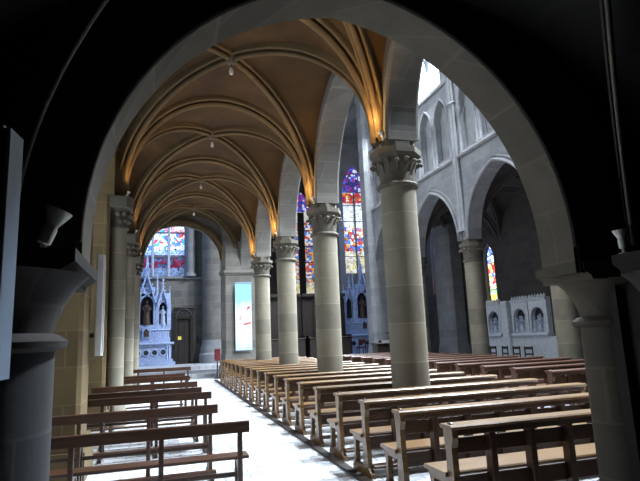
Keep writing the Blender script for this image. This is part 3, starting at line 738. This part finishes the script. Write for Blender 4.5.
niche('pale carved niche of relief figures, middle of the three', 18.75)
niche('pale carved niche of relief figures nearest the thick right column', 17.65)
t = thing('pilaster', 'plain pale pilaster between two carved niches on the far wall', 'pilaster', (14.12, 19.65, 0))
MB().cbox(-.16,.1,-.22,.22,.25,2.75,.03).build('shaft', M['dado'], t); MB().box(-.20,.1,-.26,.26,0,.25).build('base', M['dado'], t)
# dark slatted chairs by the dado
def chair(label, loc, rz):
    t = thing('wooden_chair', label, 'chair', loc, rz, 'dark chairs by the far wall'); D = M['darkwood']
    MB().cbox(-.21,.21,-.2,.2,.43,.46,.01).build('seat', D, t)
    for x in (-.18,.18): MB().cbox(x-.02,x+.02,.16,.2,0,.92,.005).build('leg', D, t); MB().cbox(x-.02,x+.02,-.2,-.16,0,.43,.005).build('leg', D, t)
    MB().cbox(-.18,.18,.165,.19,.80,.90,.01).build('back_rail', D, t); MB().cbox(-.18,.18,.165,.19,.60,.66,.01).build('back_rail', D, t)
    return t
ch0 = chair('dark chair by the pale dado, leftmost of the row of four', (13.3,19.4,0), 1.6)
for i,(y,l) in enumerate(((18.6,'dark chair by the pale dado, second from the left'),(17.9,'dark chair by the pale dado, third from the left'),(17.2,'dark chair by the pale dado, nearest the thick column'))):
    dup(ch0, (13.3,y,0), 1.55+.1*i, l)

# ------------------------------------------------------------------ pews
PL = 3.12
def make_pew(label, group, L=PL, W=None):
    W = W or M['pew']
    t = thing('church_pew', label, 'pew', (0,0,0), 0, group)
    H = .84
    def end(x0, x1, name, mat):
        e = MB()
        e.prism([(-.05,.10),(.10,.10),(.085,.30),(.085,.44),(.075,.60),(.09,.70),(.10,.78),(.10,H-.035),(-.045,H-.035),(-.05,.74),(-.02,.66),(-.025,.42),(-.05,.25)], 0, x0, x1)
        e.prism([(.07,.36),(.40,.36),(.43,.42),(.07,.42)], 0, x0, x1)
        e.prism([(.33,.08),(.40,.08),(.385,.22),(.40,.37),(.32,.37),(.335,.22)], 0, x0, x1)
        e.prism([(-.14,.0),(.46,.0),(.46,.05),(.40,.10),(-.06,.10),(-.14,.05)], 0, x0, x1)
        return e.build(name, mat, t)
    end(0,.055,'end_panel',W); end(L-.055,L,'end_panel',W)
    for k in range(1,8): MB().cbox(L*k/8-.03, L*k/8+.03, -.035, .06, .10, H-.04, .006).build('upright', M['pewback'], t)
    MB().cbox(-.02,L+.02,-.075,.115,H-.035,H,.012).build('top_rail', W, t)
    MB().cbox(.055,L-.055,-.045,-.02,H-.085,H-.035,.005).build('rail_apron', M['pewback'], t)
    MB().cbox(.055,L-.055,.03,.055,.60,.725,.005).build('back_board', M['pewback'], t)
    MB().cbox(.055,L-.055,.02,.045,.29,.43,.005).build('back_board', M['pewback'], t)
    MB().cbox(-.03,L+.03,.06,.44,.42,.458,.012).build('seat', W, t)
    MB().cbox(.05,L-.05,-.13,.0,.10,.135,.008).build('kneeler', M['pewback'], t)
    MB().ball((.03,.02,H+.004), (.028,.03,.012), 10, 5).build('end_stud', M['pewback'], t)
    return t
rows = [4.10, 5.09, 6.06]+[7.02+PITCH/4*i for i in range(15)]
p0 = None
XP = 2.28
for i, y in enumerate(rows):
    lab = 'honey wood pew at the aisle, %s row back from the entrance arch' % ORD[i]
    if i == 0: lab = 'honey wood pew nearest the entrance arch, beside the right pier'
    if i == len(rows)-1: lab = 'honey wood pew of the aisle block farthest from the entrance, beside the steps'
    if p0 is None: p0 = make_pew(lab, 'pews of the block along the aisle'); p0.location = (XP, y, 0)
    else: dup(p0, (XP, y, 0), 0, lab)
rows2 = [y for y in rows if 5.5 < y < 21]
q0 = None
for i, y in enumerate(rows2):
    lab = 'dark red brown pew across the nave, %s row from the entrance' % ORD[i]
    if q0 is None: q0 = make_pew(lab, 'pews of the block across the nave', W=M['pewdark']); q0.location = (6.55, y, 0)
    else: dup(q0, (6.55, y, 0), 0, lab)
# ------------------------------------------------------------------ left benches
def make_bench(label, L=2.3):
    t = thing('open_bench', label, 'bench', (0,0,0), 0, 'dark benches on the left of the aisle'); D = M['bench']
    MB().cbox(-L,0,-.02,.02,.735,.84,.008).build('back_rail', D, t)
    for x in (-.09,-.80,-1.55,-2.2):
        e = MB().cbox(x-.022,x+.022,-.02,.03,.02,.74,.005)
        e.build('post', D, t)
        s = MB().cbox(x-.022,x+.022,.20,.25,.02,.49,.005).cbox(x-.022,x+.022,.0,.26,.45,.49,.005).cbox(x-.025,x+.025,-.24,.40,.0,.04,.006)
        s.prism([(.03,.45),(.14,.45),(.06,.38),(.03,.28)], 0, x-.02, x+.02)
        s.build('leg_frame', D, t)
    MB().cbox(-L,-.0,.035,.26,.49,.52,.008).build('seat', D, t)
    MB().cbox(-L,-.05,-.30,-.20,.11,.14,.006).build('kneeler', D, t)
    for x in (-.09,-.80,-1.55,-2.2): MB().box(x-.02,x+.02,-.25,-.2,.03,.11).build('kneeler_foot', D, t)
    MB().cbox(-L,-.05,.205,.245,.30,.34,.006).build('stretcher', D, t)
    return t
BL = [(5.28,.82,'dark open-backed bench nearest the entrance, its end by the aisle'),
      (6.82,.68,'dark open-backed bench, second from the entrance on the left'),
      (8.55,.76,'dark open-backed bench, third from the entrance on the left'),
      (9.50,.68,'dark open-backed bench, fourth from the entrance on the left'),
      (10.9,.70,'dark open-backed bench, fifth from the entrance on the left'),
      (12.9,.66,'dark open-backed bench, sixth from the entrance on the left'),
      (14.0,.60,'dark open-backed bench, seventh from the entrance on the left'),
      (17.4,.92,'dark open-backed bench farthest up the left side, before the altar')]
b0 = None
for y, x, l in BL:
    if b0 is None: b0 = make_bench(l, 1.75 if False else 1.9); b0.location = (x,y,0)
    else: dup(b0, (x,y,0), 0, l)

# ------------------------------------------------------------------ lamps
def flood(label, loc, rz, tilt, s=1.0, name='spotlight', group='spotlights on the capitals', warm=True):
    t = thing(name, label, 'spotlight', loc, rz, group)
    MB().lathe([(.055*s,0),(.055*s,.015*s),(.02*s,.025*s),(.018*s,.07*s)], n=16).build('foot', M['lampwhite'], t, True)
    R = Matrix.Rotation(tilt, 4, 'Y')
    def tilted(prof, n=20):
        m = MB().lathe(prof, n=n); m.v = [tuple((R @ Vector(p))+Vector((0,0,.075*s))) for p in m.v]; return m
    tilted([(.03*s,-.01*s),(.042*s,.0),(.042*s,.09*s),(.035*s,.11*s),(.04*s,.12*s),(.075*s,.20*s),(.08*s,.215*s),(.072*s,.215*s),(.035*s,.13*s)]).build('head', M['lampwhite'], t, True)
    tilted([(.0,.155*s),(.045*s,.155*s),(.05*s,.165*s),(.0,.17*s)]).build('bulb', M['bulb'] if warm else M['lampwhite'], t, True)
    return t
flood('white spotlight standing on the left abacus of the entrance arch', (-.60,3.08,2.085), 0, .38, .88, group=None, warm=False)
flood('white spotlight standing on the right abacus beside the entrance arch', (3.16,2.975,2.085), PI, .12, .62, group=None, warm=False)
CL = ['nearest', 'second', 'third', 'fourth']
def spot(loc, target, energy, col, ang=70, blend=.8, size=.05):
    l = bpy.data.lights.new('warm_lamp_light', 'SPOT'); l.energy = energy; l.color = col; l.spot_size = math.radians(ang); l.spot_blend = blend; l.shadow_soft_size = size
    o = bpy.data.objects.new('warm_lamp_light', l); C.objects.link(o); o.location = loc
    o.rotation_euler = (Vector(target)-Vector(loc)).to_track_quat('-Z','Y').to_euler()
    return o
WARM = (1.0,.56,.20)
WE = 110
for i, y in enumerate(COLY[:4]):
    flood('small white spotlight on the %s column capital, facing up the rib' % CL[i], (3.40,y-.22,HCAP), PI, .4, .5)
    spot((3.30,y-.24,HCAP+.16), (2.3,y-.05,7.0), WE, WARM, 110)
    l = bpy.data.lights.new('warm_lamp_light', 'POINT'); l.energy = 9.0; l.color = (1,.62,.22); l.shadow_soft_size = .04
    o = bpy.data.objects.new('warm_lamp_light', l); C.objects.link(o); o.location = (3.20,y-.05-.16,HCAP+.22)
for i, y in enumerate(COLY[1:4]):
    flood('small white spotlight on the capital of the %s left shaft' % ['second','third','fourth'][i], (-.72,y-.18,HCAP), 0, .4, .5)
    spot((-.64,y-.2,HCAP+.16), (.4,y-.05,7.0), WE*.5, WARM, 110)
for i, cy in enumerate(BAYS):
    t = thing('pendant_lamp', 'tiny white pendant lamp under the %s vault boss from the entrance' % ORD[i], 'pendant lamp', (VCX,cy,ZS+RV-.23), 0, 'lamps under the vault bosses')
    MB().lathe([(.012,-.06),(.012,.03)], n=8).build('cord', M['black'], t)
    MB().lathe([(.0,-.21),(.03,-.20),(.045,-.15),(.03,-.09),(.02,-.06)], n=12).build('lamp_shade', M['white'], t, True)

# ------------------------------------------------------------------ loose things
t = thing('wall_panel', 'tall narrow blue grey panel at the left edge beside the dark shaft', 'panel', (-.535,2.16,1.49), -.12)
MB().cbox(-.05,-.015,-.085,.075,0,.92,.008).build('frame', M['black'], t)
MB().cbox(-.015,.005,-.065,.07,.005,.915,.006).build('board', M['bluegrey'], t)
for z in (.2,.7): MB().box(-.66,-.05,-.015,.015,z,z+.03).build('bracket', M['black'], t)

def banner_mat():
    m, nt, b = newmat('printed_banner'); N, L = nt.nodes, nt.links
    tc = N.new('ShaderNodeTexCoord'); sep = N.new('ShaderNodeSeparateXYZ'); L.new(tc.outputs['Generated'], sep.inputs[0])
    n = N.new('ShaderNodeTexNoise'); n.inputs['Scale'].default_value = 3.2; n.inputs['Detail'].default_value = 3; L.new(tc.outputs['Generated'], n.inputs['Vector'])
    ad = N.new('ShaderNodeMath'); ad.operation = 'MULTIPLY_ADD'; L.new(n.outputs['Fac'], ad.inputs[0]); ad.inputs[1].default_value = .5; L.new(sep.outputs['Z'], ad.inputs[2])
    r = N.new('ShaderNodeValToRGB'); e = r.color_ramp.elements
    for q in (.2,.4,.6,.8): e.new(q)
    for i,(p,c) in enumerate([(.25,(.34,.52,.66)),(.50,(.62,.70,.75)),(.62,(.64,.58,.57)),(.70,(.62,.68,.72)),(.95,(.36,.58,.70)),(1.2,(.20,.46,.62))]):
        e[i].position = min(1,p); e[i].color = (*c,1)
    L.new(ad.outputs[0], r.inputs['Fac']); L.new(r.outputs['Color'], b.inputs['Base Color']); b.inputs['Roughness'].default_value = .5
    return m
M['banner'] = banner_mat()
t = thing('display_banner', 'bright blue and white banner hanging on the crossing pier', 'banner', (3.52, YE-.42, 0))
MB().box(-.36,.36,-.008,.008,1.15,4.08).build('cloth', M['banner'], t)
MB().cbox(-.38,.38,-.02,.02,4.06,4.11,.01).build('top_bar', M['bluegrey'], t); MB().cbox(-.38,.38,-.02,.02,1.12,1.16,.01).build('bottom_bar', M['bluegrey'], t)
M['rose'] = plain('rose_print', (.40,.06,.06), .6); M['paper'] = plain('white_print', (.50,.51,.52), .6, noise=.05)
MB().prism([(-.12,2.3),(.10,2.22),(.30,2.55),(.33,2.9),(.22,3.05),(.02,2.85),(-.18,2.5)], 1, -.0105, -.008).build('white_print', M['paper'], t)
MB().prism([(-.02,2.20),(.32,2.28),(.34,2.36),(.02,2.30)], 1, -.012, -.0105).prism([(-.16,2.42),(-.08,2.62),(-.10,2.66),(-.20,2.46)], 1, -.012, -.0095).prism([(.16,2.86),(.30,2.98),(.30,3.08),(.16,3.0)],1,-.012,-.0105).build('red_print', M['rose'], t)
MB().box(-.03,.03,.02,.14,3.9,3.96).build('hook', M['black'], t)
t = thing('collection_box', 'small red box low on the grey pier by the last pew', 'box', (2.36, YE-.45, 0))
MB().cbox(-.12,.12,-.1,.1,.75,1.2,.02).build('body', M['red'], t); MB().cbox(-.13,.13,-.11,.11,1.2,1.25,.01).build('lid', M['red'], t)
MB().lathe([(.14,0),(.14,.03),(.03,.06),(.03,.75)], n=16).build('stand', M['black'], t, True)
# console and red chairs before the far altar
t = thing('organ_console', 'dark wooden console standing before the pale crossing pier', 'console', (9.35, 21.6, 0)); D = M['darkwood']
MB().box(-.55,.55,-.3,.3,0,1.15).build('case', D, t); MB().cbox(-.62,.62,-.38,.38,1.15,1.22,.02).build('top', D, t)
MB().prism([(-.25,1.22),(.2,1.22),(.1,1.32),(-.15,1.32)], 0, -.3, .3).build('music_desk', D, t)
MB().lathe([(.015,1.22),(.015,1.62)], .35, .1, 8).build('lamp_stem', D, t); MB().cbox(.05,.5,.04,.16,1.6,1.66,.02).build('lamp_shade', D, t)
MB().cbox(-.45,.45,-.75,-.45,.45,.5,.01).box(-.42,-.37,-.7,-.5,0,.45).box(.37,.42,-.7,-.5,0,.45).build('bench', D, t)
def rchair(label, loc):
    t = thing('prayer_chair', label, 'chair', loc, 0, 'red seated chairs before the far altar')
    MB().cbox(-.2,.2,-.2,.2,.42,.50,.02).build('seat', M['red'], t)
    for x in (-.18,.18):
        for y in (-.18,.18): MB().cbox(x-.02,x+.02,y-.02,y+.02,0,.43 if y > 0 else .9,.005).build('leg', D, t)
    MB().cbox(-.2,.2,-.2,-.16,.68,.9,.02).build('backrest', M['red'], t)
    return t
for i, x in enumerate((10.6, 11.2, 11.8)): rchair('red seated chair before the altar across the nave, %s of three' % ['left one','middle one','right one'][i], (x, 28.0, CH))

# ------------------------------------------------------------------ light
def area(name, loc, target, sx, sy, energy, col, spread=180):
    l = bpy.data.lights.new(name, 'AREA'); l.shape = 'RECTANGLE'; l.size = sx; l.size_y = sy; l.energy = energy; l.color = col; l.spread = math.radians(spread)
    o = bpy.data.objects.new(name, l); C.objects.link(o); o.location = loc
    o.rotation_euler = (Vector(target)-Vector(loc)).to_track_quat('-Z','Y').to_euler()
    return o
COOL = (.80,.90,1.0); BLUE = (.36,.55,1.0)
for cy in BAYS:
    area('clerestory_daylight', (10.0,cy,12.2), (1.0,cy,0), 1.3, 1.6, 2500, COOL, 120)
    area('clerestory_daylight', (4.05,cy,12.2), (9,cy,4), 1.5, 2.2, 180, (.72,.84,1.0))
    area('side_window_daylight', (-2.30,cy,3.7), (2,cy,1.5), 3.6, 1.7, 45, COOL)
area('chapel_daylight', (-2.4,27.3,7.5), (0.5,29.5,2.5), 3, 3, 230, BLUE)
area('transept_daylight', (13.6,27.2,9.0), (10.5,29,3), 3, 3, 230, BLUE)
w = bpy.data.worlds.new('World'); S.world = w; w.use_nodes = True
w.node_tree.nodes['Background'].inputs[0].default_value = (.6,.75,1,1); w.node_tree.nodes['Background'].inputs[1].default_value = .05

# ------------------------------------------------------------------ camera
f_, yaw, pit, roll = 532.05, .2944, .17796, -.04189
fw = Vector((math.sin(yaw)*math.cos(pit), math.cos(yaw)*math.cos(pit), math.sin(pit)))
r0 = Vector((math.cos(yaw), -math.sin(yaw), 0)); u0 = r0.cross(fw)
rr = r0*math.cos(roll)+u0*math.sin(roll); uu = -r0*math.sin(roll)+u0*math.cos(roll)
cam = bpy.data.cameras.new('camera'); co = bpy.data.objects.new('camera', cam); C.objects.link(co)
cam.sensor_fit = 'HORIZONTAL'; cam.sensor_width = 36; cam.lens = f_/640*36; cam.clip_start = .05; cam.clip_end = 200
mat = Matrix((( rr.x, uu.x, -fw.x, 0),(rr.y, uu.y, -fw.y, 0),(rr.z, uu.z, -fw.z, 1.6),(0,0,0,1)))
co.matrix_world = mat
S.camera = co
vs_ = S.view_settings; vs_.view_transform = 'Standard'; vs_.look = 'None'; vs_.gamma = 1; vs_.use_curve_mapping = False; vs_.exposure = 0
S.cycles.max_bounces = 8; S.cycles.diffuse_bounces = 3; S.cycles.use_denoising = True; S.cycles.sample_clamp_indirect = 6
